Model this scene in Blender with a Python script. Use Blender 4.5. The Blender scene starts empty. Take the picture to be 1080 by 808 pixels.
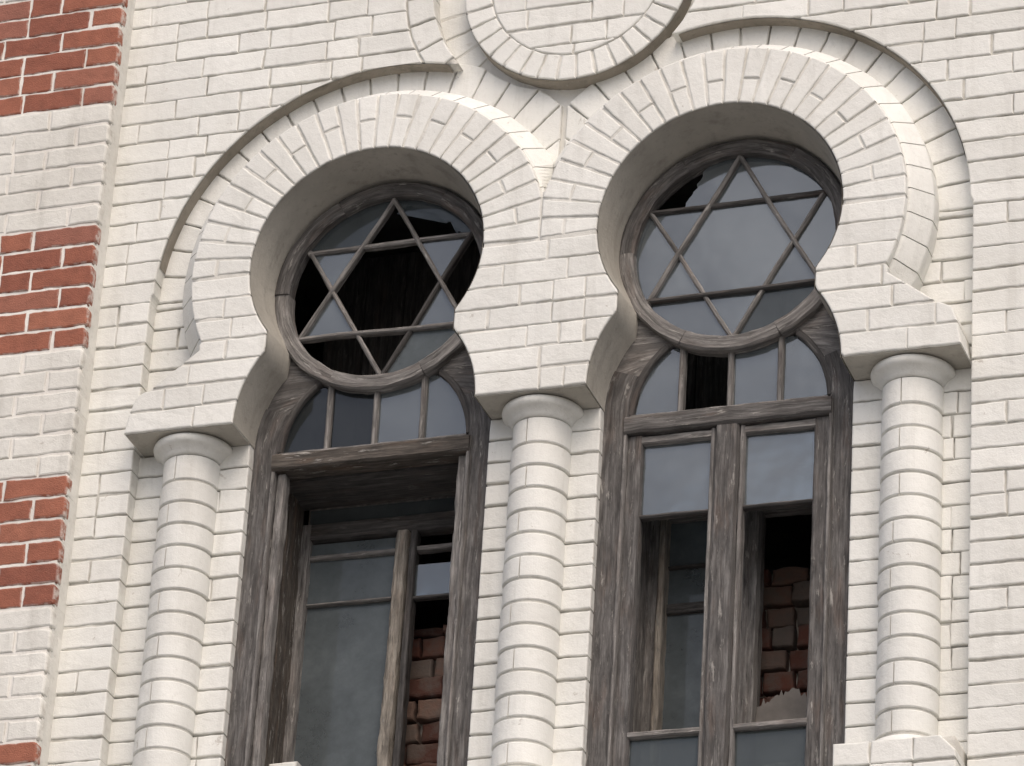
import bpy, bmesh, math, random
from mathutils import Vector, Matrix, noise
random.seed(11)
R = random.random
def U(a, b): return a + (b - a) * random.random()
S = bpy.context.scene
COL = S.collection
N = noise.noise

# ------------------------------------------------------------------ helpers
def link(name, me, parent=None):
    o = bpy.data.objects.new(name, me)
    COL.objects.link(o)
    if parent is not None:
        o.parent = parent
        o.matrix_parent_inverse = parent_world(parent).inverted()
    return o
def parent_world(o):
    m = o.matrix_basis.copy()
    if o.parent is not None:
        m = parent_world(o.parent) @ o.matrix_parent_inverse @ m
    return m
def empty(name, loc, label, cat, kind='thing'):
    o = bpy.data.objects.new(name, None); COL.objects.link(o)
    o.location = loc; o['label'] = label; o['category'] = cat; o['kind'] = kind
    o.empty_display_size = .1
    return o

class MB:
    """collects polygons with point attributes (tint, edge) and uv, one mesh per part"""
    def __init__(s): s.v = []; s.f = []; s.m = []; s.a = []; s.uv = []; s.sm = []
    def add(s, verts, faces, mat=0, attr=(.5, 0.), uvs=None, smooth=False):
        b = len(s.v); s.v += [tuple(q) for q in verts]
        s.a += attr if isinstance(attr, list) else [attr] * len(verts)
        s.uv += uvs if uvs else [(q[0], q[2]) for q in verts]
        for f in faces:
            s.f.append(tuple(b + i for i in f)); s.m.append(mat); s.sm.append(smooth)
    def build(s, name, mats, parent=None):
        me = bpy.data.meshes.new(name)
        me.from_pydata(s.v, [], s.f)
        for m in mats: me.materials.append(m)
        me.polygons.foreach_set('material_index', s.m)
        me.polygons.foreach_set('use_smooth', s.sm)
        at = me.attributes.new('bk', 'FLOAT_COLOR', 'POINT')
        fl = []
        for a in s.a: fl += [a[0], a[1], 0., 1.]
        at.data.foreach_set('color', fl)
        uv = me.uv_layers.new(name='UVMap')
        li = [0] * len(me.loops); me.loops.foreach_get('vertex_index', li)
        fl = []
        for i in li: fl += s.uv[i]
        uv.data.foreach_set('uv', fl)
        me.update()
        return link(name, me, parent)

# ---- polygon clipping against a signed field f(x,z) > 0
def bis(p, q, f):
    a, b = p, q
    for _ in range(22):
        m = ((a[0] + b[0]) / 2, (a[1] + b[1]) / 2)
        if f(m) > 0: a = m
        else: b = m
    return a
def grad(f, p, h=1e-4):
    return ((f((p[0] + h, p[1])) - f((p[0] - h, p[1]))) / (2 * h), (f((p[0], p[1] + h)) - f((p[0], p[1] - h))) / (2 * h))
def onto(f, p):
    for _ in range(6):
        d = f(p)
        if abs(d) < 1e-5: break
        g = grad(f, p); n = g[0] ** 2 + g[1] ** 2
        if n < 1e-6: break
        p = (p[0] - d * g[0] / n, p[1] - d * g[1] / n)
    return p
def clip(poly, f, step=.015):
    n = len(poly); ins = [f(p) > 0 for p in poly]
    if all(ins): return poly
    if not any(ins): return None
    k = next(i for i in range(n) if ins[i] and not ins[i - 1])
    out = []; exitp = None
    for j in range(n + 1):
        i = (k + j) % n; p = poly[i]; ip = ins[i]; pv = poly[i - 1]; ipv = ins[i - 1]
        if ip and not ipv:
            e = bis(p, pv, f)
            if exitp is not None:
                L = math.hypot(e[0] - exitp[0], e[1] - exitp[1]); m = int(L / step)
                for t in range(1, m + 1):
                    t = t / (m + 1)
                    out.append(onto(f, (exitp[0] + (e[0] - exitp[0]) * t, exitp[1] + (e[1] - exitp[1]) * t)))
                exitp = None
            if j < n: out.append(e)
        elif ipv and not ip:
            e = bis(pv, p, f); out.append(e); exitp = e
        if ip and j < n: out.append(p)
    if len(out) < 3: return None
    return out
def area(p):
    return sum(p[i - 1][0] * p[i][1] - p[i][0] * p[i - 1][1] for i in range(len(p))) / 2
def dens(poly, step=.022):
    out = []
    for i, p in enumerate(poly):
        q = poly[(i + 1) % len(poly)]; m = max(1, int(math.hypot(q[0] - p[0], q[1] - p[1]) / step))
        out += [(p[0] + (q[0] - p[0]) * t / m, p[1] + (q[1] - p[1]) * t / m) for t in range(m)]
    return out
def rect(x0, x1, z0, z1): return [(x0, z0), (x1, z0), (x1, z1), (x0, z1)]
def polar(c, r0, r1, a0, a1):
    m = max(2, int((a1 - a0) * r1 / .03))
    o = [(c[0] + r0 * math.cos(a0 + (a1 - a0) * t / m), c[1] + r0 * math.sin(a0 + (a1 - a0) * t / m)) for t in range(m + 1)]
    o += [(c[0] + r1 * math.cos(a1 - (a1 - a0) * t / m), c[1] + r1 * math.sin(a1 - (a1 - a0) * t / m)) for t in range(m + 1)]
    return o
def inset(poly, d):
    n = len(poly); o = []
    for i in range(n):
        p, a, b = poly[i], poly[i - 1], poly[(i + 1) % n]
        e1 = (p[0] - a[0], p[1] - a[1]); e2 = (b[0] - p[0], b[1] - p[1])
        l1 = math.hypot(*e1) or 1e-9; l2 = math.hypot(*e2) or 1e-9
        nx = -e1[1] / l1 - e2[1] / l2; nz = e1[0] / l1 + e2[0] / l2
        l = math.hypot(nx, nz)
        if l < .3: o.append(p); continue
        k = d * min(1.35, 2 / l) / l
        o.append((p[0] + nx * k, p[1] + nz * k))
    return o
def brick(mb, poly, yf, yb, f=None, mat=0, ch=.0065, jit=.0034, push=.0016, tilt=.011, minarea=.0012, roundr=0.):
    """one brick: outline roughened, clipped to its field, chamfered front face"""
    if area(poly) < 0: poly = poly[::-1]
    poly = dens(poly)
    sx, sz = U(-50, 50), U(-50, 50)
    poly = [(p[0] + jit * (N((p[0] * 14 + sx, p[1] * 14, sz)) + .7 * N((p[0] * 45 + sx, p[1] * 45, sz))),
             p[1] + jit * (N((p[0] * 14, p[1] * 14 + sz, sx)) + .7 * N((p[0] * 45, p[1] * 45 + sz, sx)))) for p in poly]
    if f is not None:
        poly = clip(poly, f)
        if poly is None: return False
    A = abs(area(poly))
    if A < minarea: return False
    ch = min(ch, .12 * math.sqrt(A))
    cx = sum(p[0] for p in poly) / len(poly); cz = sum(p[1] for p in poly) / len(poly)
    y0 = yf + U(-push, push); ax, az = U(-tilt, tilt), U(-tilt, tilt)
    def Y(p): return y0 + ax * (p[0] - cx) + az * (p[1] - cz) + .0015 * N((p[0] * 9, p[1] * 9, sx))
    p1 = inset(poly, ch * .35); p2 = inset(poly, ch)
    n = len(poly); tint = R(); V = []; at = []
    for p in poly: V.append((p[0], yb, p[1])); at.append((tint, 1.))
    for p in poly: V.append((p[0], Y(p) + ch * .9, p[1])); at.append((tint, 1.))
    for p, q in zip(poly, p1): V.append((q[0], Y(p) + ch * .25, q[1])); at.append((tint, .7))
    for p, q in zip(poly, p2): V.append((q[0], Y(p), q[1])); at.append((tint, 0.))
    F = []
    for l in range(3):
        for i in range(n):
            j = (i + 1) % n
            F.append((l * n + i, l * n + j, (l + 1) * n + j, (l + 1) * n + i))
    F.append(tuple(3 * n + i for i in range(n)))
    mb.add(V, F, mat, at)
    return True
def cells(mb, f, x0, x1, z0, z1, yf, yb, step=.03, mat=1, amp=.012, off=.010, key=None, attr=(.5, 0.), mn=.0022):
    """bedding mortar: an uneven sheet clipped to the field, its open edges turned back to yb"""
    bm = bmesh.new(); nx = int(math.ceil((x1 - x0) / step)); nz = int(math.ceil((z1 - z0) / step)); cache = {}
    def Y(x, z): return max(yf + mn, yf + off - amp * (.9 * N((x * 6, z * 9, 3.1)) + .6 * N((x * 23, z * 31, 7.7))))
    def vert(p):
        k = (round(p[0] * 5e3), round(p[1] * 5e3))
        if k not in cache: cache[k] = bm.verts.new((p[0], Y(*p), p[1]))
        return cache[k]
    for i in range(nx):
        for j in range(nz):
            a, b, c, d = x0 + i * step, x0 + (i + 1) * step, z0 + j * step, z0 + (j + 1) * step
            if key and not key((a + b) / 2, (c + d) / 2): continue
            q = rect(a, b, c, d)
            q = clip(q, f, .02)
            if q is None: continue
            vs = []
            for p in q:
                w = vert(p)
                if w not in vs: vs.append(w)
            if len(vs) > 2:
                try: bm.faces.new(vs)
                except ValueError: pass
    if yb is not None:
        ed = [e for e in bm.edges if e.is_boundary]
        r = bmesh.ops.extrude_edge_only(bm, edges=ed)
        for g in r['geom']:
            if isinstance(g, bmesh.types.BMVert): g.co.y = yb
    bm.verts.index_update()
    mb.add([v.co[:] for v in bm.verts], [[v.index for v in fc.verts] for fc in bm.faces], mat, attr, smooth=True)
    bm.free()
J = .0040                                  # half a joint
def split_row(a, b, odd):
    o = []; x = a
    pat = (.285, .285, .142, .285) if odd else (.142, .285, .285, .285)
    i = random.randrange(4)
    while b - x > .31:
        w = pat[i % 4] * U(.94, 1.06); i += 1
        if b - x - w < .08: w = (b - x) * .5
        o.append((x, x + w)); x += w
    if b - x > .2 and R() < .4: o += [(x, (x + b) / 2), ((x + b) / 2, b)]
    else: o.append((x, b))
    return o
def courses(f, z0, z1, x0, x1, step=.1, start=0.):
    """bonded brick rectangles, course by course, over the spans where the field is open"""
    k0 = math.floor((z0 - start) / step + 1e-6); out = []
    k = k0
    while start + k * step < z1 - 1e-6:
        c, d = max(z0, start + k * step), min(z1, start + (k + 1) * step)
        if d - c > .03:
            spans = []; s = None; n = int((x1 - x0) / .004)
            for i in range(n + 1):
                x = x0 + (x1 - x0) * i / n
                w = max(f((x, c + .01)), f((x, d - .01)), f((x, (c + d) / 2))) > 0
                if w and s is None: s = x
                if s is not None and (not w or i == n): spans.append((s, x)); s = None
            for a, b in spans:
                g = J
                for (p, q) in split_row(a, b, k % 2):
                    o1 = -.01 if p == a else g; g = J * random.choice((.12, .2, .45, .8, 1.))
                    o2 = -.01 if q == b else g
                    h1, h2 = J + U(-.0035, .0025), J + U(-.0035, .0025)
                    out.append([(p + o1, c + h1), (q - o2 + U(-.002, .002), c + h1 + U(-.0025, .0025)), (q - o2 + U(-.002, .002), d - h2), (p + o1, d - h2 + U(-.0025, .0025))])
        k += 1
    return out
def disc(p, c, r): return r - math.hypot(p[0] - c[0], p[1] - c[1])      # > 0 inside
def box(p, x0, x1, z0, z1):
    dx = min(p[0] - x0, x1 - p[0]); dz = min(p[1] - z0, z1 - p[1]); return min(dx, dz)

# ------------------------------------------------------------------ materials
def mat(name):
    m = bpy.data.materials.new(name); m.use_nodes = True; nt = m.node_tree
    b = nt.nodes['Principled BSDF']; return m, nt, b
def nd(nt, t, **k):
    n = nt.nodes.new(t)
    for a, v in k.items():
        if a.startswith('i_'):
            n.inputs[a[2:].replace('_', ' ')].default_value = v
        else: setattr(n, a, v)
    return n
def ramp(nt, src, stops):
    r = nt.nodes.new('ShaderNodeValToRGB'); e = r.color_ramp.elements
    while len(e) < len(stops): e.new(.5)
    for k, (p, c) in enumerate(stops):
        e[k].position = p; e[k].color = (c, c, c, 1) if isinstance(c, (int, float)) else (*c, 1)
    nt.links.new(src, r.inputs[0]); return r.outputs[0]
def noisen(nt, vec, scale, detail=4, rough=.55, dist=0.):
    n = nd(nt, 'ShaderNodeTexNoise'); n.inputs['Scale'].default_value = scale; n.inputs['Detail'].default_value = detail
    n.inputs['Roughness'].default_value = rough; n.inputs['Distortion'].default_value = dist
    nt.links.new(vec, n.inputs['Vector']); return n.outputs['Fac']
def mix(nt, fac, a, b, mode='MIX'):
    n = nt.nodes.new('ShaderNodeMix'); n.data_type = 'RGBA'; n.blend_type = mode
    for s, v in ((0, fac), (6, a), (7, b)):
        if isinstance(v, bpy.types.NodeSocket): nt.links.new(v, n.inputs[s])
        else: n.inputs[s].default_value = v if s == 0 else (*v, 1)
    return n.outputs[2]
def mul(nt, a, b, op='MULTIPLY'):
    n = nt.nodes.new('ShaderNodeMath'); n.operation = op
    for s, v in ((0, a), (1, b)):
        if isinstance(v, bpy.types.NodeSocket): nt.links.new(v, n.inputs[s])
        else: n.inputs[s].default_value = v
    return n.outputs[0]
def coords(nt):
    g = nt.nodes.new('ShaderNodeNewGeometry'); return g.outputs['Position']
def bump(nt, b, h, strength, dist):
    n = nt.nodes.new('ShaderNodeBump'); n.inputs['Strength'].default_value = strength; n.inputs['Distance'].default_value = dist
    nt.links.new(h, n.inputs['Height']); nt.links.new(n.outputs[0], b.inputs['Normal'])
def attrs(nt):
    a = nd(nt, 'ShaderNodeAttribute', attribute_name='bk'); s = nt.nodes.new('ShaderNodeSeparateColor')
    nt.links.new(a.outputs['Color'], s.inputs[0]); return s.outputs[0], s.outputs[1]

def m_paint(name, base, dark, stain=.35, edge=.25, rough=.62):
    m, nt, b = mat(name); P = coords(nt); t, e = attrs(nt)
    c = mix(nt, t, tuple(x * .92 for x in base), tuple(min(.9, x * 1.04) for x in base))
    n1 = ramp(nt, noisen(nt, P, 1.7, 6, .62), [(.38, 0.), (.75, 1.)])
    c = mix(nt, mul(nt, n1, stain), c, dark)
    n2 = ramp(nt, noisen(nt, P, 34, 6, .7), [(.55, 0.), (.78, 1.)])
    c = mix(nt, mul(nt, n2, stain * .8), c, tuple(x * .9 for x in dark))
    n3 = ramp(nt, noisen(nt, P, 17, 5, .6), [(.42, 0.), (.66, 1.)])
    c = mix(nt, mul(nt, mul(nt, e, n3), edge), c, (.3, .26, .21))
    mpz = nt.nodes.new('ShaderNodeMapping'); nt.links.new(P, mpz.inputs[0]); mpz.inputs['Scale'].default_value = (9, 9, .9)
    st = ramp(nt, noisen(nt, mpz.outputs[0], 1.3, 6, .65), [(.52, 0.), (.74, 1.)])
    c = mix(nt, mul(nt, st, stain * .75), c, tuple(x * .8 for x in dark))
    fl = ramp(nt, noisen(nt, P, 11, 7, .72, .6), [(.655, 0.), (.675, 1.)])
    c = mix(nt, mul(nt, fl, min(1., stain * 1.1)), c, (.40, .365, .315))
    sp = ramp(nt, noisen(nt, P, 110, 2, .5), [(.72, 0.), (.78, 1.)])
    c = mix(nt, mul(nt, sp, .22), c, (.30, .26, .2))
    nt.links.new(c, b.inputs['Base Color']); b.inputs['Roughness'].default_value = rough
    h = mul(nt, mul(nt, noisen(nt, P, 26, 5, .6), 1.), mul(nt, noisen(nt, P, 150, 3, .6), .35), 'ADD')
    bump(nt, b, h, .55, .006); return m
WHITE = m_paint('white_painted_brick', (.775, .775, .735), (.555, .54, .49), .5)
OLDWHITE = m_paint('grubby_white_paint', (.745, .735, .685), (.46, .44, .39), .6, .4)
MORT = m_paint('painted_mortar', (.61, .60, .55), (.40, .375, .33), .7, 0., .8)
MORT_A = m_paint('clean_painted_mortar', (.72, .71, .665), (.48, .455, .40), .7, 0., .8)
MORT_W = m_paint('lime_mortar', (.80, .78, .73), (.55, .51, .46), .5, 0., .85)
SOFF = m_paint('grey_brown_render', (.47, .445, .39), (.24, .222, .19), .8, 0., .8)  # mottled grey-brown render for the reveals and impost undersides

LEDGE_SHADE = m_paint('painted_ledge_shade', (.30, .27, .225), (.13, .115, .09), .9, 0., .85)  # dark brown that paints in the shade on ledge undersides
def m_red():
    m, nt, b = mat('red_brick'); P = coords(nt); t, e = attrs(nt)
    c = ramp(nt, t, [(0., (.25, .083, .052)), (.45, (.315, .110, .066)), (.8, (.35, .132, .080)), (1., (.29, .115, .082))])
    n1 = ramp(nt, noisen(nt, P, 19, 6, .65), [(.3, .78), (.75, 1.12)])
    c = mix(nt, 1., c, n1, 'MULTIPLY')
    n2 = ramp(nt, noisen(nt, P, 60, 5, .7), [(.58, 0.), (.8, 1.)])
    c = mix(nt, mul(nt, n2, .3), c, (.42, .25, .19))
    n3 = ramp(nt, noisen(nt, P, 28, 4, .6), [(.42, 0.), (.6, 1.)])
    c = mix(nt, mul(nt, mul(nt, e, n3), .75), c, (.62, .57, .52))
    nt.links.new(c, b.inputs['Base Color']); b.inputs['Roughness'].default_value = .85
    bump(nt, b, mul(nt, noisen(nt, P, 38, 5, .65), noisen(nt, P, 190, 2, .5), 'ADD'), .6, .005); return m
RED = m_red()
def m_infill():
    m, nt, b = mat('dusty_infill_brick'); P = coords(nt); t, e = attrs(nt)
    c = ramp(nt, t, [(0., (.10, .048, .037)), (.5, (.20, .080, .056)), (.8, (.23, .135, .10)), (1., (.20, .18, .16))])
    n1 = ramp(nt, noisen(nt, P, 9, 6, .65), [(.45, 0.), (.62, 1.)])
    c = mix(nt, mul(nt, n1, .6), c, (.17, .15, .13))
    nt.links.new(c, b.inputs['Base Color']); b.inputs['Roughness'].default_value = .95
    bump(nt, b, noisen(nt, P, 40, 5, .65), .8, .008); return m
INFILL = m_infill()
def m_wood(name, c0, c1, c2, rust=.25, pale=.35, seed=0.):
    """weathered timber: grain runs along u"""
    m, nt, b = mat(name)
    uv = nt.nodes.new('ShaderNodeUVMap'); mp = nt.nodes.new('ShaderNodeMapping'); nt.links.new(uv.outputs[0], mp.inputs[0])
    mp.inputs['Scale'].default_value = (1.3, 26, 1); mp.inputs['Location'].default_value = (seed, seed, 0)
    mp2 = nt.nodes.new('ShaderNodeMapping'); nt.links.new(uv.outputs[0], mp2.inputs[0])
    mp2.inputs['Scale'].default_value = (2.2, 11, 1); mp2.inputs['Location'].default_value = (seed + 3, 1, 0)
    g = noisen(nt, mp.outputs[0], 3.2, 8, .68, .4)
    c = ramp(nt, g, [(.28, c0), (.5, c1), (.74, c2)])
    r = ramp(nt, noisen(nt, mp2.outputs[0], 1.6, 5, .6), [(.52, 0.), (.72, 1.)])
    c = mix(nt, mul(nt, r, rust), c, (.21, .105, .052))
    mp3 = nt.nodes.new('ShaderNodeMapping'); nt.links.new(uv.outputs[0], mp3.inputs[0]); mp3.inputs['Scale'].default_value = (3.0, 17, 1)
    p = ramp(nt, noisen(nt, mp3.outputs[0], 2.3, 7, .72, .3), [(.575, 0.), (.635, 1.)])
    c = mix(nt, mul(nt, p, pale), c, (.44, .42, .39))
    w2 = ramp(nt, noisen(nt, mp2.outputs[0], 3.1, 6, .7), [(.34, .45), (.62, 1.15)])
    c = mix(nt, 1., c, w2, 'MULTIPLY')
    k = ramp(nt, noisen(nt, mp.outputs[0], 5.3, 4, .6), [(.33, 1.), (.39, 0.)])
    c = mix(nt, mul(nt, k, .7), c, (.022, .018, .015))
    nt.links.new(c, b.inputs['Base Color']); b.inputs['Roughness'].default_value = .82
    bump(nt, b, mul(nt, g, mul(nt, p, .35), 'ADD'), .9, .006); return m
WOOD = m_wood('weathered_timber', (.046, .042, .040), (.112, .105, .100), (.23, .222, .214), .22, .7)
WOODG = m_wood('silvered_timber', (.082, .076, .071), (.205, .194, .184), (.37, .355, .335), .16, .95, 5.)
WOODP = m_wood('flaking_painted_timber', (.13, .115, .095), (.30, .27, .23), (.42, .385, .33), .25, .6, 9.)
WOODF = m_wood('dark_timber_with_flaking_paint', (.03, .026, .023), (.085, .072, .06), (.17, .15, .13), .3, .95, 21.)
WOODD = m_wood('added_board_dark_timber', (.026, .024, .023), (.070, .065, .062), (.15, .142, .135), .15, .2, 13.)
def m_glass(name, dust, tint, refl):
    m, nt, b = mat(name); nt.nodes.remove(b); out = nt.nodes['Material Output']; P = coords(nt)
    tr = nd(nt, 'ShaderNodeBsdfTransparent'); tr.inputs[0].default_value = (*tint, 1)
    df = nd(nt, 'ShaderNodeBsdfDiffuse'); 
    d = ramp(nt, noisen(nt, P, 4, 6, .6), [(.3, .72), (.75, 1.2)])
    c = mix(nt, 1., (.275, .312, .33), ramp(nt, noisen(nt, P, 28, 5, .7), [(.3, .85), (.7, 1.05)]), 'MULTIPLY')
    nt.links.new(c, df.inputs[0])
    m1 = nd(nt, 'ShaderNodeMixShader'); nt.links.new(mul(nt, d, dust), m1.inputs[0])
    nt.links.new(tr.outputs[0], m1.inputs[1]); nt.links.new(df.outputs[0], m1.inputs[2])
    gl = nd(nt, 'ShaderNodeBsdfGlossy'); gl.inputs['Roughness'].default_value = .06
    gl.inputs[0].default_value = (.93, .97, 1., 1)
    bp = nd(nt, 'ShaderNodeBump'); bp.inputs['Strength'].default_value = .05; bp.inputs['Distance'].default_value = .01
    nt.links.new(noisen(nt, P, 5, 2, .5), bp.inputs['Height']); nt.links.new(bp.outputs[0], gl.inputs['Normal'])
    fr = nd(nt, 'ShaderNodeFresnel'); fr.inputs[0].default_value = refl
    m2 = nd(nt, 'ShaderNodeMixShader'); nt.links.new(fr.outputs[0], m2.inputs[0])
    nt.links.new(m1.outputs[0], m2.inputs[1]); nt.links.new(gl.outputs[0], m2.inputs[2])
    nt.links.new(m2.outputs[0], out.inputs[0]); return m
GLASS = m_glass('old_window_glass', .34, (.6, .65, .66), 1.95)
DUSTY = m_glass('dirty_window_glass', .20, (.35, .4, .4), 1.4)
GRIME = m_glass('blackened_glass', .07, (.25, .27, .28), 1.45)
GREEN = m_glass('greenish_dusty_glass', .36, (.3, .36, .35), 1.3)
def m_plain(name, col, rough=.9, sc=3., var=.4):
    m, nt, b = mat(name); P = coords(nt)
    n = ramp(nt, noisen(nt, P, sc, 6, .6), [(.3, 1 - var), (.7, 1 + var)])
    nt.links.new(mix(nt, 1., col, n, 'MULTIPLY'), b.inputs['Base Color']); b.inputs['Roughness'].default_value = rough; return m
ROOM = m_plain('dark_room_plaster', (.30, .29, .28))
GROUND = m_plain('pale_paving', (.25, .25, .245), .9, .4, .15)
BOARD = m_plain('grey_fibreboard', (.20, .185, .17), .95, 14, .2)
RUBBLE = m_plain('broken_plaster', (.42, .38, .33), .95, 22, .35)

# ------------------------------------------------------------------ measured layout (metres; 0 = underside of the imposts)
D2 = .7594; ZC = .727; RO = .515; RV = .7755; EV = -.13; YR = .07
LC = (-D2, ZC); RC = (D2, ZC)
CH = (.01, 2.09); RCH = .61; DC = (.05, 2.05); RD = .505
X0, X1, Z0, Z1 = -3.0, 3.0, -2.5, 3.1
PX = -2.0                                   # right edge of the banded pier
def f_open(p):
    o = -9
    for s in (-1, 1):
        q = (p[0] - s * D2, p[1])
        o = max(o, disc(q, (0, ZC), RO), box(q, -.412, .412, .1, .6), min(disc(q, (0, 0), .525), p[1] + .3), box(q, -.5228, .5228, -3, 0.))
    return o
def f_panel(p):
    o = disc(p, CH, RCH)
    for s in (-1, 1): o = max(o, disc(p, (s * D2, ZC), 1.005))
    return max(o, box(p, -1.776, 1.776, -2.6, ZC), box(p, -.22, .22, .9, 1.6))
SH = [(1.438, .38), (1.55, .292), (1.66, .205), (1.728, .172), (1.752, .1), (1.768, 0.)]
def f_shoulder(p):
    x = abs(p[0]); z = p[1]
    if z < 0: return min(z, 1.768 - x)
    if z > .38: return .38 - z
    for (a, b), (c, d) in zip(SH, SH[1:]):
        if d <= z <= b:
            xx = a + (c - a) * (b - z) / (b - d)
            nn = math.hypot(c - a, b - d)
            return min((xx - x) * (b - d) / nn, z, x - .9)
    return -1
def f_front(p):
    o = max(disc(p, LC, RV), disc(p, RC, RV), f_shoulder(p), box(p, -.5, .5, 0, .93))
    return min(o, -f_open(p), p[1])

bld = empty('brick_building', (0, .2, -11), 'white painted brick building front with paired keyhole arches and a red banded pier', 'building')

# ---- main wall face
mb = MB()
f0 = lambda p: min(-f_panel(p), p[0] - (PX - .06))
border = lambda p: min(f0(p), -min(disc(p, CH, .735), .02 - p[0], p[1] - 1.6))
for q in courses(border, Z0, Z1, X0, X1): brick(mb, q, 0., YR + .03, border)
fb = lambda p: min(f0(p), -p[0])
for i in range(30):
    a = math.radians(95 + i * 11); brick(mb, polar(CH, RCH - .02, .727, a + .007, a + math.radians(11) - .007), 0., YR + .03, fb)
cells(mb, lambda p: f0(p) - .004, X0, X1, Z0, Z1, 0., YR + .03)
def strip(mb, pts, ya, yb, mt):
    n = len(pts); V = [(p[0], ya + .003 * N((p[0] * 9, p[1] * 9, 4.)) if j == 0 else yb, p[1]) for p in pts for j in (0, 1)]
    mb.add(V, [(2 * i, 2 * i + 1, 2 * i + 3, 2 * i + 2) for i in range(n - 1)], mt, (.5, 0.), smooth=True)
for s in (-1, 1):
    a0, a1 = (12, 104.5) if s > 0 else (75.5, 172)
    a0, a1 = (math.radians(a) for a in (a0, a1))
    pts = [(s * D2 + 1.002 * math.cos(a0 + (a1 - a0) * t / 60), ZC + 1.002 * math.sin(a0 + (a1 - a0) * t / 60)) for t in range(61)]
    strip(mb, [p for p in pts if f_panel((p[0] + s * D2 * 0, p[1])) < .02], .009, YR + .02, 2)  # shade under the arch recess edge, put in as a dark strip
mb.build('facade_wall', [WHITE, MORT, LEDGE_SHADE], bld)

# ---- recessed panel (niche backs and jambs of the openings)
mb = MB()
f1 = lambda p: min(f_panel(p) + .03, -f_open(p))
def f1_low(p):
    return min(f1(p), ZC - .03 - p[1])
for q in courses(f1_low, -2.45, .69, -1.82, 1.82): brick(mb, q, YR, YR + .13, f1_low)
for s, c in ((-1, LC), (1, RC)):
    for i in range(-1, 25):
        a = i * math.pi / 24
        fs = lambda p, s=s: min(f1(p), s * p[0] - .012, p[1] - ZC + .03, -disc(p, CH, .545))
        brick(mb, polar(c, .83, 1.05, a + .0038, a + math.pi / 24 - .0038), YR, YR + .05, fs)
fs = lambda p: min(f_panel(p) + .02, disc(p, CH, RCH + .03))
for i in range(34):
    a = i * 2 * math.pi / 34
    if math.sin(a + .09) < -.72: continue
    brick(mb, polar(CH, .40, .66, a + .008, a + 2 * math.pi / 34 - .008), YR + .012, YR + .05, fs)
cells(mb, lambda p: f1(p) - .004, -1.83, 1.83, -2.45, 2.75, YR, YR + .13, off=.017)
mb.build('recessed_panel', [WHITE, MORT_A], bld)

# ---- the projecting keyhole arches and their impost blocks
parts = {k: MB() for k in ('al', 'ar', 'il', 'ic', 'ir')}
def owner(cx, cz):
    if cz < .30: return 'il' if cx < -.76 else 'ir' if cx > .76 else 'ic'
    return 'al' if cx < 0 else 'ar'
def ctr(q): return sum(p[0] for p in q) / len(q), sum(p[1] for p in q) / len(q)
nv = 26
for s, c in ((-1, LC), (1, RC)):
    f2 = lambda p, s=s: min(f_front(p), s * p[0] - .004, p[1] - .704)
    for i in range(nv):
        a0 = math.radians(-1.8 + i * 183.6 / nv); a1 = a0 + math.radians(183.6 / nv)
        j = .0072
        if i % 2 == 0:
            brick(parts['al' if s < 0 else 'ar'], polar(c, RO - .0, RV + .0, a0 + j, a1 - j), EV, YR, f2, jit=.0022, minarea=.004)
        else:
            m = .645 + U(-.02, .02)
            for r0, r1 in ((RO, m - J), (m + J, RV)):
                brick(parts['al' if s < 0 else 'ar'], polar(c, r0, r1, a0 + j, a1 - j), EV, YR, f2, jit=.0022, minarea=.004)
f3 = lambda p: min(f_front(p), .702 - p[1])
for q in courses(f3, 0., .7, -1.8, 1.8):
    brick(parts[owner(*ctr(q))], q, EV, YR, f3, jit=.0024)
fm = lambda p: f_front(p) - .004
for k in parts:
    cells(parts[k], fm, -1.8, 1.8, 0., 1.53, EV, YR, key=lambda x, z, k=k: owner(x, z) == k, amp=.006, off=.0065)
# smooth soffit under each impost block
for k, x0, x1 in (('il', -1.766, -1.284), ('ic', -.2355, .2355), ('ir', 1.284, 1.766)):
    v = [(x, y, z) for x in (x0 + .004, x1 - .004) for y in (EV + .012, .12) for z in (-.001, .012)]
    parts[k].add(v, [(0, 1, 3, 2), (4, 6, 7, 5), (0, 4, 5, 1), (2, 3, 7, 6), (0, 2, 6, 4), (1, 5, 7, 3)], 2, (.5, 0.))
for k, n in (('al', 'keyhole_arch'), ('ar', 'keyhole_arch'), ('il', 'impost_block'), ('ic', 'impost_block'), ('ir', 'impost_block')):
    parts[k].build(n, [WHITE, MORT_A, SOFF], bld)

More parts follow.
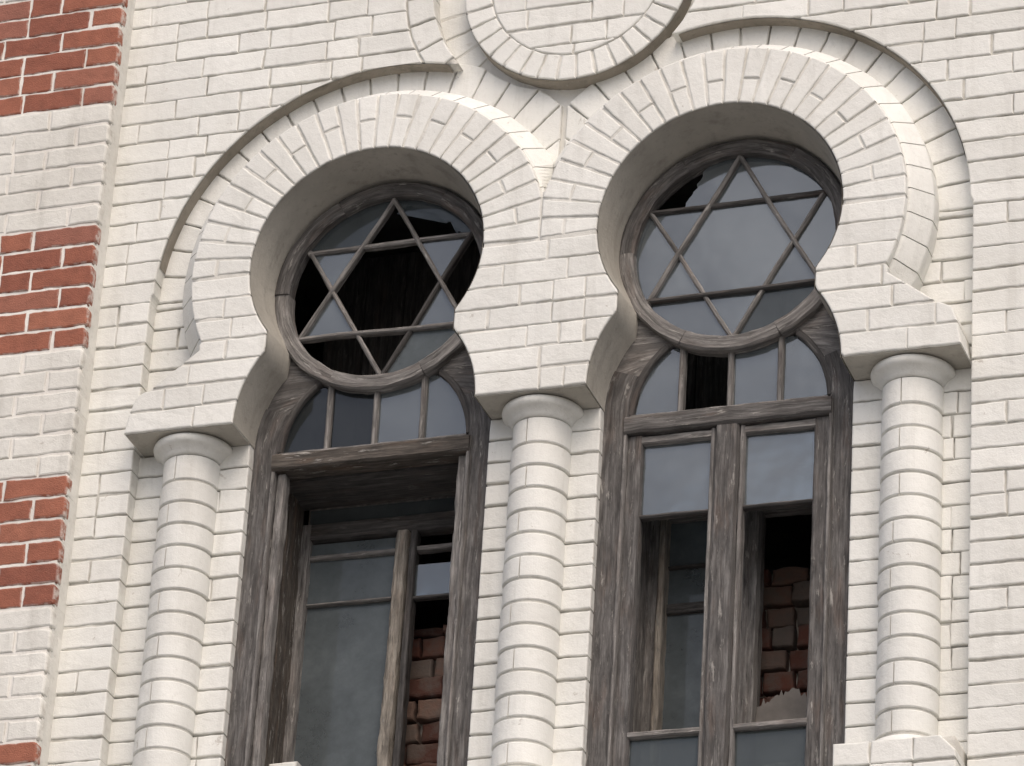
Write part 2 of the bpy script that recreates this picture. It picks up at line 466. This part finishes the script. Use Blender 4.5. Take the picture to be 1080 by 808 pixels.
# ---- outer splayed moulding round each arch
for s, c in ((-1, LC), (1, RC)):
    mb = MB(); n0 = 30
    for i in range(n0):
        a0 = math.radians(-30 + 240 * i / n0); a1 = math.radians(-30 + 240 * (i + 1) / n0)
        prof = [(RV - .03, YR), (RV - .03, EV + .035), (RV + .004, EV + .035), (RV + .012, EV + .038), (RV + .082, -.016), (RV + .086, -.008), (RV + .086, YR + .02)]
        m = 6; V = []; F = []; t = R(); dr = U(-.0015, .0015)
        for k in range(m + 1):
            a = a0 + .0035 + (a1 - a0 - .007) * k / m
            for r, y in prof: V.append((c[0] + (r + dr) * math.cos(a), y + dr, c[1] + (r + dr) * math.sin(a)))
        np_ = len(prof)
        for k in range(m):
            for l in range(np_ - 1): F.append((k * np_ + l, k * np_ + l + 1, (k + 1) * np_ + l + 1, (k + 1) * np_ + l))
        F.append(tuple(range(np_ - 1, -1, -1))); F.append(tuple(m * np_ + l for l in range(np_)))
        # mitre the two mouldings where they meet in the valley
        V = [(min(x, -.001) if s < 0 else max(x, .001), y, z) for x, y, z in V]
        if all(abs(x) <= .0011 for x, y, z in V): continue
        mb.add(V, F, 0, (t, .15))
    m = 160; V = []; F = []
    for k in range(m + 1):
        a = math.radians(-31 + 242 * k / m)
        for r, y in ((RV - .02, EV + .042), (RV + .078, -.008), (RV + .081, YR + .02)):
            x = c[0] + r * math.cos(a); x = min(x, -.002) if s < 0 else max(x, .002)
            V.append((x, y, c[1] + r * math.sin(a)))
    for k in range(m):
        for l in range(2): F.append((3 * k + l, 3 * k + l + 1, 3 * k + l + 4, 3 * k + l + 3))
    mb.add(V, F, 1, (.5, 0.), smooth=True)
    mb.build('arch_moulding', [WHITE, MORT], bld)
# ---- roundel above the valley
mb = MB()
fd = lambda p: disc(p, DC, RD); nr = 36
for i in range(nr):
    a = i * 2 * math.pi / nr + .04
    brick(mb, polar(DC, .385, RD, a + .011, a + 2 * math.pi / nr - .011), 0., YR + .03, fd)
fi = lambda p: disc(p, DC, .380)
for q in courses(fi, 1.6, 2.5, -.5, .6, start=.02): brick(mb, q, 0., YR + .03, fi)
cells(mb, lambda p: fd(p) - .004, -.5, .6, 1.5, 2.6, 0., YR + .03)
strip(mb, [(DC[0] + (RD + .0015) * math.cos(t * math.pi / 40), DC[1] + (RD + .0015) * math.sin(t * math.pi / 40)) for t in range(81)], .009, YR + .03, 2)  # roundel rim's shade, painted in as a dark band all round
mb.build('roundel', [WHITE, MORT_A, LEDGE_SHADE], bld)

# ---- half-round brick columns
def lathe(mb, cx, cy, prof, a0, a1, n, mt=0, at=(.5, 0.), smooth=True, caps=True):
    V = []; F = []; m = len(prof)
    for k in range(n + 1):
        a = a0 + (a1 - a0) * k / n
        for r, z in prof: V.append((cx + r * math.sin(a), cy - r * math.cos(a), z))
    for k in range(n):
        for l in range(m - 1): F.append((k * m + l, (k + 1) * m + l, (k + 1) * m + l + 1, k * m + l + 1))
    if caps:
        F.append(tuple(range(m))); F.append(tuple(n * m + l for l in range(m - 1, -1, -1)))
    mb.add(V, F, mt, at, smooth=smooth)
YC = .06; RCOL = .121; ZB = -1.63
for cx in (-1.528, -.004, 1.530):
    mb = MB(); z = -.08; k = 0
    while z > ZB + .03:
        zb = max(round(z * 10 - .99) / 10 if z < -.085 else -.2, ZB + .02); t = R(); r = RCOL + U(-.002, .002); ox = U(-.002, .002)
        prof = [(.07, z - J), (r - .008, z - J), (r - .003, z - J - .002), (r, z - J - .006), (r, (z + zb) / 2), (r, zb + J + .006), (r - .003, zb + J + .002), (r - .008, zb + J), (.07, zb + J)]
        cut = [(-1.75, 1.75)] if k % 2 else [(-1.75, U(-.42, -.12)), None]
        if cut[-1] is None: cut = [cut[0], (cut[0][1] + .045, 1.75)]
        for a0, a1 in cut:
            nn = max(6, int((a1 - a0) * 13)); lathe(mb, cx + ox, YC, prof, a0, a1, nn, 0, [(t, .9 if (l % 9) in (0, 1, 2, 6, 7, 8) else 0.) for l in range(9 * (nn + 1))], smooth=False)
        z = zb; k += 1
    lathe(mb, cx, YC, [(RCOL - .008, -.1), (RCOL - .008, ZB)], -1.8, 1.8, 24, 1)
    col = mb.build('engaged_column', [WHITE, MORT], bld)
    mb = MB()
    prof = [(.10, -.004), (.158, -.004), (.166, -.010), (.169, -.022), (.166, -.034), (.158, -.042), (.151, -.045), (.144, -.050), (.134, -.059), (.128, -.067), (.124, -.076), (.116, -.080), (.08, -.080)]
    lathe(mb, cx, YC, prof[::1], -1.8, 1.8, 40, 0, (.4, .3))
    mb.build('capital', [WHITE], col)
    mb = MB()
    prof = [(.08, ZB + .02), (.124, ZB + .02), (.142, ZB + .01), (.152, ZB - .012), (.150, ZB - .03), (.13, ZB - .05), (.08, ZB - .05)]
    lathe(mb, cx, YC, prof, -1.8, 1.8, 40, 0, (.8, .2))
    mb.build('column_base', [WHITE], col)
    # pedestal below
    mb = MB(); fp = lambda p: box(p, cx - .236, cx + .236, -2.4, -1.655)
    for q in courses(fp, -2.4, -1.655, cx - .25, cx + .25, start=.045): brick(mb, q, EV, YR + .02, fp)
    cells(mb, lambda p: fp(p) - .004, cx - .25, cx + .25, -2.4, -1.64, EV, YR + .02)
    mb.build('pedestal', [WHITE, MORT], bld)

# ---- plastered reveals through the wall
def contour(h=0.):
    pts = []
    r1 = .525 - h; n = .412 - h; r2 = RO - h
    a1 = math.acos(n / r1)
    pts += [(r1 * math.cos(a1 * t / 12), r1 * math.sin(a1 * t / 12)) for t in range(13)]
    b0 = -math.acos(n / r2)
    pts += [(r2 * math.cos(b0 + (math.pi / 2 - b0) * t / 30), ZC + r2 * math.sin(b0 + (math.pi / 2 - b0) * t / 30)) for t in range(31)]
    return pts + [(-x, z) for x, z in reversed(pts[:-1])]
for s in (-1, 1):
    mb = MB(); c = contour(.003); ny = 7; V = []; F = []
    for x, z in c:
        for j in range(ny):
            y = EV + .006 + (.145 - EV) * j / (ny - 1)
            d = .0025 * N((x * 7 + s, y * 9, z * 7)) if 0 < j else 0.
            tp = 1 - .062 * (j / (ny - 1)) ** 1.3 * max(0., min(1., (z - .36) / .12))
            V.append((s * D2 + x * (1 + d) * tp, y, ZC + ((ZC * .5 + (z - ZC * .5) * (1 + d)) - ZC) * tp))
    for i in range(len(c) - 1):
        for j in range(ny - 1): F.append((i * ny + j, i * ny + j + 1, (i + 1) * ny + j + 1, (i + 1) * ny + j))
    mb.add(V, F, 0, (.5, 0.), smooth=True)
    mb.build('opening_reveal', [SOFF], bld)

# ---- banded pier on the left
core = MB()
v = [(x, y, z) for x in (X0, PX - .004) for y in (-.098, .05) for z in (Z0, Z1)]
core.add(v, [(0, 1, 3, 2), (4, 6, 7, 5), (0, 4, 5, 1), (2, 3, 7, 6), (0, 2, 6, 4), (1, 5, 7, 3)], 0, (.4, .3))
cells(core, lambda p: PX - .012 - p[0], X0, PX + .02, Z0, Z1, -.12, -.07, mat=1, off=.006, amp=.004)
k = -26; mark = len(core.v)
while k * .1 < 3:
    z = k * .1 + .05; k += 1
    brick(core, rect(-.112, .01, z + J, z + .1 - J), 0., .03, None, 0, ch=.006, jit=.003)
    nv_ = len(core.v)
    for q in range(mark, nv_):
        x, y, zz = core.v[q]; core.v[q] = (PX - .001 - y - .004, x, zz)
    mark = nv_
pier = core.build('banded_pier', [OLDWHITE, MORT_W], bld)
zb = [-2.55 + .6 * i for i in range(10)]
for i in range(len(zb) - 1):
    red = i % 2 == 1
    mb = MB(); fp = lambda p: box(p, X0, PX, zb[i] + .002, zb[i + 1] - .002)
    for kk in range(6):
        c = zb[i] + .1 * kk
        x = PX; first = True; kx = 0
        while x > X0:
            w = (.285 if (kk + kx) % 2 else .15) if first or R() < .6 else .285
            w *= U(.95, 1.05); first = False; kx += 1
            q = rect(x - w + J * U(.9, 1.4), x - (J * U(.9, 1.4) if x < PX else .001), c + J * U(.75, 1.3), c + .1 - J * U(.75, 1.3))
            if x == PX:                       # bull-nosed outer corner
                x1 = q[1][0]; z0_, z1_ = q[0][1], q[2][1]; rr = .024
                q = [q[0], (x1 - rr * .35, z0_)] + [(x1 - rr * .35 + rr * .35 * math.sin(t * math.pi / 8), z0_ + rr * .5 * (1 - math.cos(t * math.pi / 8))) for t in range(1, 5)] + \
                    [(x1 - rr + rr * math.cos(t * math.pi / 8), z1_ - rr + rr * math.sin(t * math.pi / 8)) for t in range(0, 5)] + [q[3]]
            brick(mb, q, -.12, -.08, None, 0, ch=.010 if x == PX else .007, jit=.0042 if red else .004, minarea=.0005)
            x -= w
    mb.build('red_brick_band' if red else 'white_brick_band', [RED if red else OLDWHITE], pier)

# ---- rest of the building body, room behind, infill masonry
mb = MB()
def quadbox(mb, x0, x1, y0, y1, z0, z1, mt=0, at=(.5, 0.)):
    v = [(x, y, z) for x in (x0, x1) for y in (y0, y1) for z in (z0, z1)]
    mb.add(v, [(0, 1, 3, 2), (4, 6, 7, 5), (0, 4, 5, 1), (2, 3, 7, 6), (0, 2, 6, 4), (1, 5, 7, 3)], mt, at)
quadbox(mb, -9, X0 + .03, .03, 9, -11, 7); quadbox(mb, X1 - .03, 9, .03, 9, -11, 7)
quadbox(mb, X0 + .03, X1 - .03, .03, 9, -11, Z0 + .04); quadbox(mb, X0 + .03, X1 - .03, .03, 9, Z1 - .04, 7)
quadbox(mb, X0 + .03, X1 - .03, 5, 9, Z0 + .04, Z1 - .04)
mb.build('outer_wall', [WHITE], bld)
mb = MB()
x0, x1, y0, y1, z0, z1 = -1.85, 1.85, .19, 4.0, -2.2, 1.75
v = [(x, y, z) for x in (x0, x1) for y in (y0, y1) for z in (z0, z1)]
mb.add(v, [(2, 6, 7, 3), (0, 1, 3, 2), (4, 6, 7, 5), (0, 2, 6, 4), (1, 5, 7, 3)], 0)
mb.build('room_interior', [ROOM], bld)
for x0, x1, z0, z1, y in ((-D2 - .02, -D2 + .52, -2.1, -.62, .66), (D2 - .05, D2 + .52, -2.1, -.47, .68)):
    mb = MB(); fz = lambda p: min(box(p, x0, x1, z0, z1), z1 - p[1] - .05 * N((p[0] * 9, 3.3, 1)))
    rows = []
    for k in range(18):
        x = x0 - U(0, .1)
        while x < x1:
            wd_ = U(.10, .17); rows.append(rect(x + .006, x + wd_ - .006, z0 + .096 * k + .005, z0 + .096 * k + .091)); x += wd_
    for q in rows:
        brick(mb, q, y + U(-.03, .01), y + .2, fz, 0, ch=.012, jit=.008, push=.012, tilt=.08)
    cells(mb, fz, x0, x1, z0, z1, y + .03, y + .2, mat=1, amp=.012)
    mb.build('brick_infill', [INFILL, RUBBLE], bld)

# ------------------------------------------------------------------ the two timber windows
def sweep(mb, pts, w, d, y, mt=0, closed=False, jit=.0015, ch=.004, wob=0., side=None):
    """timber bar along (x,z) points, w wide in the wall plane, from y back to y+d; u runs along the grain"""
    n = len(pts); V = []; UVs = []; F = []; L = 0.; u0, v0 = U(0, 40), U(0, 40)
    cs = [(-w / 2 + ch, 0), (w / 2 - ch, 0), (w / 2, ch), (w / 2, d), (-w / 2, d), (-w / 2, ch)]
    m = len(cs); sd = U(-50, 50); idx = list(range(n)) + ([0] if closed else [])
    for ii, i in enumerate(idx):
        p = pts[i]
        a = pts[i - 1] if (i > 0 or closed) else p; b = pts[(i + 1) % n] if (i < n - 1 or closed) else p
        t = (b[0] - a[0], b[1] - a[1]); l = math.hypot(*t); t = (t[0] / l, t[1] / l); nn = (-t[1], t[0])
        if ii: L += math.hypot(p[0] - pts[idx[ii - 1]][0], p[1] - pts[idx[ii - 1]][1])
        per = 0.
        for k, (o, yy) in enumerate(cs):
            o2 = o + jit * N((L * 13 + sd, k * 3.1, sd)) + .6 * jit * N((L * 60 + sd, k * 3.1, sd)) + wob * N((L * 2.5, sd, 0.))
            V.append((p[0] + nn[0] * o2, y + yy + jit * N((L * 11, k * 5.3, sd)), p[1] + nn[1] * o2))
            if k: per += math.hypot(o - cs[k - 1][0], yy - cs[k - 1][1])
            UVs.append((L + u0, per + v0))
    q = len(idx)
    for i in range(q - 1):
        for k in range(m):
            k2 = (k + 1) % m
            F.append((i * m + k, (i + 1) * m + k, (i + 1) * m + k2, i * m + k2))
    if not closed:
        F.append(tuple(range(m))); F.append(tuple((q - 1) * m + k for k in range(m - 1, -1, -1)))
    mb.add(V, F, mt, (.5, 0.), UVs)
def line(a, b, st=.03):
    n = max(2, int(math.hypot(b[0] - a[0], b[1] - a[1]) / st)); return [(a[0] + (b[0] - a[0]) * t / n, a[1] + (b[1] - a[1]) * t / n) for t in range(n + 1)]
def arc(c, r, a0, a1, st=.025):
    a0, a1 = math.radians(a0), math.radians(a1); n = max(3, int(abs(a1 - a0) * r / st))
    return [(c[0] + r * math.cos(a0 + (a1 - a0) * t / n), c[1] + r * math.sin(a0 + (a1 - a0) * t / n)) for t in range(n + 1)]
def bar(name, pts, w, d, y, m, parent, **k):
    mb = MB(); sweep(mb, pts, w, d, y, **k); return mb.build(name, [m], parent)
def pane(poly, y, m, parent, tx=None, tz=None, name='pane'):
    """sheet of glass, slightly out of true"""
    if area(poly) < 0: poly = poly[::-1]
    n = len(poly); cx, cz = ctr(poly); tx = U(-.012, .012) if tx is None else tx; tz = U(-.012, .012) if tz is None else tz
    V = [(p[0], y + e + tx * (p[0] - cx) + tz * (p[1] - cz), p[1]) for e in (0., .003) for p in poly]
    F = [tuple(range(n)), tuple(range(2 * n - 1, n - 1, -1))] + [(i, n + i, n + (i + 1) % n, (i + 1) % n) for i in range(n)]
    mb = MB(); mb.add(V, F, 0); return mb.build(name, [m], parent)
def shard(poly, y, m, parent, f):
    q = clip(dens(poly, .015), f, .01)
    if q: pane(q, y, m, parent)

def window(cx, left):
    if left:
        w = empty('arched_window', (cx, .12, -2.0), 'weathered keyhole window whose star has a dark empty centre and whose outer sash is gone', 'window')
    else:
        w = empty('arched_window', (cx, .12, -2.0), 'weathered keyhole window with bluish glass filling its star, above a casement of two leaves', 'window')
    YF = .112
    wa, wb = (WOOD, WOODG) if not left else (WOOD, WOODD)
    # outer casing: two posts, bowed inwards at the head to follow the arch
    for s in (-1, 1):
        mb = MB()
        pts = line((cx + s * .475, -2.0), (cx + s * .475, -.02)) + arc((cx - s * .02, -.02), .495, 0, 22)[1:] if s > 0 else line((cx - .475, -2.0), (cx - .475, -.02)) + arc((cx + .02, -.02), .495, 180, 158)[1:]
        sweep(mb, pts, .118, .10, YF, 0, jit=.004, ch=.008)
        pts = line((cx + s * .425, -2.0), (cx + s * .425, -.05))
        sweep(mb, pts, .016, .05, YF - .012, 1, jit=.003, ch=.004)
        mb.build('casing_post', [WOOD if s * (1 if left else -1) < 0 else WOOD, WOODG], w)
    # spandrel boards between fanlight and star ring
    for s in (-1, 1):
      mb = MB()
      fsp = lambda p: min(s * (p[0] - cx) - .01, max(disc((p[0] - cx, p[1]), (0, 0), .528), box((p[0] - cx, p[1]), -.418, .418, .1, .6)), -disc((p[0] - cx, p[1]), (0, -.04), .415), p[1] - .03, -disc((p[0] - cx, p[1]), (0, .715), .46))
      cells(mb, fsp, cx - .54, cx + .54, -.03, .72, YF + .010, YF + .06, mat=0, amp=.004, off=0., mn=-1)
      for i, u in enumerate(mb.v): mb.uv[i] = (math.hypot(u[0] - cx, u[2] - .3) * 1.1, math.atan2(u[2] - .3, u[0] - cx) * .42)
      mb.build('spandrel_board', [WOODG if not left else WOOD], w)
    # ---- star light
    SC = (cx + (.003 if left else .001), .706); RS = .421; YS = .088
    mb = MB()
    segs = [(-64, -2), (0, 58), (60, 118), (120, 178), (180, 243)] + [(245, 294)]
    for a0, a1 in segs:
        k = 1 if a0 > 170 or a0 < 0 else 0
        sweep(mb, arc(SC, .459, a0 - .9, a1 + .9), .066, .07, YS + U(-.004, .004), k, jit=.004, ch=.008)
    star = mb.build('star_light', [WOOD, WOODG], w)
    P6 = [(SC[0] + RS * math.cos(math.radians(90 + 60 * k)) + U(-.008, .008), SC[1] + RS * math.sin(math.radians(90 + 60 * k)) + U(-.008, .008)) for k in range(6)]
    for a, b in ((0, 2), (2, 4), (4, 0), (1, 3), (3, 5), (5, 1)):
        pa, pb = P6[a], P6[b]; ex = .012
        d = (pb[0] - pa[0], pb[1] - pa[1])
        pts = line((pa[0] - d[0] * ex, pa[1] - d[1] * ex), (pb[0] + d[0] * ex, pb[1] + d[1] * ex))
        bar('glazing_bar', pts, .0195, .034, YS + .018 + (.006 if a % 2 else 0.) + U(-.001, .001), WOODD if R() < .25 else WOODG, star, jit=.0018, wob=.006, ch=.006)
    def isec(a, b, c, d):
        x1, y1 = P6[a]; x2, y2 = P6[b]; x3, y3 = P6[c]; x4, y4 = P6[d]
        den = (x1 - x2) * (y3 - y4) - (y1 - y2) * (x3 - x4); A = x1 * y2 - y1 * x2; B = x3 * y4 - y3 * x4
        return ((A * (x3 - x4) - (x1 - x2) * B) / den, (A * (y3 - y4) - (y1 - y2) * B) / den)
    # tips k at P6[k]; hexagon corners between
    H = [isec((k + 5) % 6, (k + 1) % 6, k, (k + 2) % 6) for k in range(6)]      # corner between tip k and k+1
    YG = YS + .042
    have_tip = (1, 2, 4, 5) if left else (0, 1, 2, 3, 4, 5)
    for k in have_tip: pane([P6[k], H[k], H[(k + 5) % 6]], YG, GLASS, star)
    if not left: pane(H, YG, GLASS, star, .004, -.004)
    def seg(k):
        a = 90 + 60 * k; return arc(SC, .43, a, a + 60) + [P6[(k + 1) % 6], H[k], P6[k]]
    # segments between tips: 0 upper left, 1 left, 2 lower left, 3 lower right, 4 right, 5 upper right
    if left:
        pane(seg(0), YG, DUSTY, star); pane(seg(3), YG, GREEN, star)
        jag = lambda p: .045 + .03 * N((p[0] * 30, p[1] * 30, 2.)) - (.43 - math.hypot(p[0] - SC[0], p[1] - SC[1]))
        for k in (5,): shard(seg(k), YG, DUSTY, star, jag)
    else:
        for k in (1, 2, 3, 4, 5): pane(seg(k), YG, GLASS if k != 3 else DUSTY, star)
        sh = lambda p: (p[0] - SC[0]) + .19 - .5 * (p[1] - SC[1] - .3) + .02 * N((p[0] * 40, p[1] * 40, 5.))
        shard(seg(0), YG, GLASS, star, sh)
    # ---- fanlight: semicircular light over the transom, four panes
    FC = (cx, -.04); RF = .405
    mb = MB()
    for q in (arc(FC, RF + .012, 2, 49), arc(FC, RF + .012, 131, 178), line((cx - .42, -.048), (cx + .42, -.048))): sweep(mb, q, .028, .05, YF + .004, 0, jit=.002)
    fan = mb.build('fanlight', [WOODD], w)
    for dx in (-.207, 0., .207):
        bar('glazing_bar', line((cx + dx, -.045), (cx + dx + U(-.004, .004), min(.30, math.sqrt(RF ** 2 - dx ** 2) - .03))), .024, .034, YF + .006, WOODG, fan, jit=.0015, ch=.006)
    for k in range(4):
        a, b = -RF + k * .2075, -RF + (k + 1) * .2075
        poly = [(cx + a, -.05), (cx + b, -.05)] + [(cx + b + (a - b) * t / 8, -.04 + min(.31, math.sqrt(max(0, RF ** 2 - (b + (a - b) * t / 8) ** 2)))) for t in range(9)]
        if (left and k in (2, 3)) or (not left and k in (0, 2, 3)): pane(poly, YF + .026, GLASS, fan, U(-.006, .006), U(-.008, .008))
        elif left and k == 1:
            pane(poly, YF + .026, GRIME, fan, .01, -.006)
        elif left: pane(poly, YF + .026, GRIME, fan, -.008, .01)
    # ---- transom
    mb = MB()
    sweep(mb, line((cx - .43, -.083), (cx + .43, -.083)), .074, .10, YF - .022, 0, jit=.004, ch=.009)
    sweep(mb, line((cx - .41, -.042), (cx + .41, -.042)), .016, .04, YF - .008, 1, jit=.003, ch=.004)
    mb.build('transom', [WOODF if left else WOOD, WOODG], w)
    YI = .45
    mb = MB()
    for k in range(6): sweep(mb, line((cx - .46 + k * .184, -.10), (cx - .46 + k * .184, 1.28)), .181, .03, .80 + U(-.006, .006), 0, jit=.003)
    mb.build('added_backing_board', [WOODD], w)  # planks added behind the star to lift the black of the interior
    # ---- timber lining of the opening, back to the inner window
    mb = MB()
    for s in (-1, 1):
        nb = 3 if left else 2
        for k in range(nb):
            y = .20 + k * (.25 / nb)
            sweep(mb, line((cx + s * (.435 - .006 * (k % 2)), -2.0), (cx + s * (.435 - .006 * (k % 2)), -.13)), .035, .25 / nb - .004, y, 0, jit=.004)
    sweep(mb, line((cx - .45, -.115), (cx + .45, -.115)), .03, .24, .205, 1, jit=.003)
    mb.build('jamb_lining', [WOODG if not left else WOODF, WOODD], w)
    # ---- outer sash
    if not left:
        bar('mullion', line((cx, -2.0), (cx, -.122)), .104, .07, YF - .012, WOOD, w, jit=.004, ch=.012)
        for s in (-1, 1):
            mb = MB()
            sweep(mb, line((cx + s * .388, -2.0), (cx + s * .388, -.125)), .066, .05, YF + .006, 0, jit=.003, ch=.006)
            sweep(mb, line((cx + s * .061, -2.0), (cx + s * .061, -.125)), .019, .045, YF + .002, 1, jit=.002)
            a, b = sorted((cx + s * .06, cx + s * .36))
            sweep(mb, line((a, -.146), (b, -.146)), .036, .045, YF + .004, 1, jit=.003, ch=.006)
            sash = mb.build('sash', [WOOD, WOODG], w)
            for z, h in ((-.487, .016), (-1.437, .026)):
                bar('glazing_bar', line((a, z), (b, z)), h, .034, YF + .008 - (.006 if z < -1 else 0), WOODD if z > -1 else WOODG, sash, jit=.002, ch=.006)
            pane(rect(a - .01, b + .01, -.49, -.15), YF + .03, GLASS, sash, U(-.006, .006), U(-.006, .006))
            pane(rect(a - .01, b + .01, -1.95, -1.445), YF + .03, DUSTY, sash)
    else:
        mb = MB()
        for s in (-1, 1):
            sweep(mb, line((cx + s * .395, -2.0), (cx + s * .395, -.125)), .040, .045, YF + .012, 0, jit=.005, ch=.006)
        mb.build('sash_post', [WOODG], w)
    bar('sill_board', line((cx - .50, -2.0), (cx + .50, -2.0)), .05, .42, YF - .02, WOODG, w, jit=.003)
    # ---- inner window, set back in the wall
    if left:
        mb = MB()
        sweep(mb, line((cx - .45, -.235), (cx + .45, -.235)), .075, .06, YI, 0, jit=.004)
        sweep(mb, line((cx - .45, -.35), (cx + .45, -.35)), .022, .04, YI + .01, 1, jit=.003)
        sweep(mb, line((cx - .41, -2.0), (cx - .41, -.2)), .06, .06, YI - .005, 1, jit=.004)
        sweep(mb, line((cx + .41, -2.0), (cx + .41, -.2)), .06, .06, YI - .005, 0, jit=.004)
        ins = mb.build('inner_sash', [WOODD, WOODG], w)
        bar('mullion_post', line((cx + .018, -2.0), (cx + .03, -.27)), .055, .05, YI - .012, WOODP, ins, jit=.006, ch=.008)
        bar('mullion_post', line((cx + .072, -2.0), (cx + .076, -.27)), .030, .05, YI + .002, WOODD, ins, jit=.004)
        bar('glazing_bar', line((cx - .38, -.565), (cx + .02, -.565)), .012, .03, YI + .01, WOODG, ins)
        bar('glazing_bar', line((cx + .09, -.575), (cx + .38, -.575)), .014, .03, YI + .01, WOODD, ins)
        pane(rect(cx - .385, cx + .01, -.562, -.28), YI + .028, GREEN, ins)
        pane(rect(cx - .385, cx + .01, -2.0, -.568), YI + .03, GREEN, ins, .01, .006)
        pane(rect(cx + .085, cx + .385, -.57, -.42), YI + .028, GLASS, ins, .01, -.01)
        pane(rect(cx - .40, cx + .40, -.205, -.12), YI + .03, DUSTY, ins)
    else:
        mb = MB()
        sweep(mb, line((cx - .45, -.30), (cx + .45, -.30)), .09, .06, YI, 0, jit=.004)
        sweep(mb, line((cx - .352, -2.0), (cx - .352, -.33)), .030, .06, YI - .03, 1, jit=.003)
        sweep(mb, line((cx - .405, -2.0), (cx - .405, -.33)), .075, .05, YI - .01, 0, jit=.003)
        sweep(mb, line((cx + .012, -2.0), (cx + .012, -.33)), .085, .06, YI - .01, 0, jit=.003, ch=.012)
        sweep(mb, line((cx + .405, -2.0), (cx + .405, -.33)), .075, .05, YI - .01, 0, jit=.003)
        ins = mb.build('inner_sash', [WOODG, WOODP], w)
        bar('glazing_bar', line((cx - .345, -.55), (cx - .02, -.55)), .014, .03, YI + .01, WOODD, ins)
        bar('glazing_bar', line((cx - .345, -.735), (cx - .02, -.735)), .045, .03, YI + .012, WOODD, ins)
        pane(rect(cx - .345, cx - .02, -2.0, -.345), YI + .03, GREEN, ins, .01, .0)
        # torn board left in the bottom of the right light
        top = [(.37 - .008 * t, -1.165 - .03 * math.sin(t * .21) + .028 * N((t * .35, 2.2, 0.)) + .03 * N((t * .9, 7., 0.))) for t in range(41)]
        poly = [(cx + .05, -1.75), (cx + .37, -1.75)] + [(cx + x, z) for x, z in top]
        pane(poly, YI + .01, BOARD, ins, .0, .0, 'torn_board')
    return w
wl = window(-D2, True)
wr = window(D2, False)

# a loose white block in the lower corner of one window, rubble in the other
mb = MB()
brick(mb, rect(-D2 - .386, -D2 - .263, -1.975, -1.372), .23, .33, None, 0, ch=.012, jit=.006)
o = mb.build('stone_block', [WHITE]); o['label'] = 'small flat-topped white block at the foot of the flaking jamb beside dull grey glass'; o['category'] = 'block'; o['kind'] = 'thing'
mb = MB()
pts = [(.10, -1.975), (.34, -1.975), (.33, -1.58), (.305, -1.535), (.285, -1.508), (.25, -1.522), (.20, -1.515), (.165, -1.532), (.13, -1.528), (.105, -1.57)]
brick(mb, [(D2 + x, z) for x, z in pts], .27, .36, None, 0, ch=.02, jit=.012)
o = mb.build('rubble_chunk', [RUBBLE]); o['label'] = 'pale lump of broken plaster behind the low grimy pane of the casement'; o['category'] = 'rubble'; o['kind'] = 'thing'

# ------------------------------------------------------------------ ground, sky, light, camera
mb = MB(); g = 400
mb.add([(-g, -g, -11), (g, -g, -11), (g, g, -11), (-g, g, -11)], [(0, 1, 2, 3)], 0)
o = mb.build('ground', [GROUND]); o['kind'] = 'structure'

SUN_EL, SUN_AZ = math.radians(52), math.radians(28)        # azimuth: from straight in front of the wall (-y) towards +x
sd = Vector((math.sin(SUN_AZ) * math.cos(SUN_EL), -math.cos(SUN_AZ) * math.cos(SUN_EL), math.sin(SUN_EL)))
wd = bpy.data.worlds.new('World'); S.world = wd; wd.use_nodes = True
nt = wd.node_tree; bg = nt.nodes['Background']
sk = nt.nodes.new('ShaderNodeTexSky'); sk.sky_type = 'NISHITA'; sk.sun_disc = False
sk.sun_elevation = SUN_EL; sk.sun_rotation = math.atan2(sd.x, sd.y)
sk.air_density = .8; sk.dust_density = 6.; sk.ozone_density = .6
nt.links.new(sk.outputs[0], bg.inputs[0]); bg.inputs[1].default_value = .15
L = bpy.data.lights.new('sun', 'SUN'); L.energy = .55; L.angle = math.radians(80); L.color = (1., .985, .95)
lo = bpy.data.objects.new('sun', L); COL.objects.link(lo); lo.rotation_euler = sd.to_track_quat('Z', 'Y').to_euler()
lo.location = (5, -12, 12)

cam = bpy.data.cameras.new('camera'); co = bpy.data.objects.new('camera', cam); COL.objects.link(co)
f_, p_, y_, r_ = CAMP = (4813.5731, math.radians(28.2685), math.radians(20.4301), math.radians(3.7359))
fw = Vector((-math.sin(y_) * math.cos(p_), math.cos(y_) * math.cos(p_), math.sin(p_)))
rt = Vector((math.cos(y_), math.sin(y_), 0)); up = rt.cross(fw)
c, s = math.cos(r_), math.sin(r_)
rt2 = c * rt + s * up; up2 = -s * rt + c * up
co.matrix_world = Matrix(((rt2.x, up2.x, -fw.x, 5.5492), (rt2.y, up2.y, -fw.y, -15.2363), (rt2.z, up2.z, -fw.z, -8.6277), (0, 0, 0, 1)))
cam.sensor_fit = 'HORIZONTAL'; cam.sensor_width = 36; cam.lens = 36 * f_ / 1080
cam.clip_end = 2000; cam.clip_start = .1
S.camera = co
S.view_settings.view_transform = 'Standard'; S.view_settings.look = 'None'; S.view_settings.gamma = 1
S.view_settings.exposure = .14
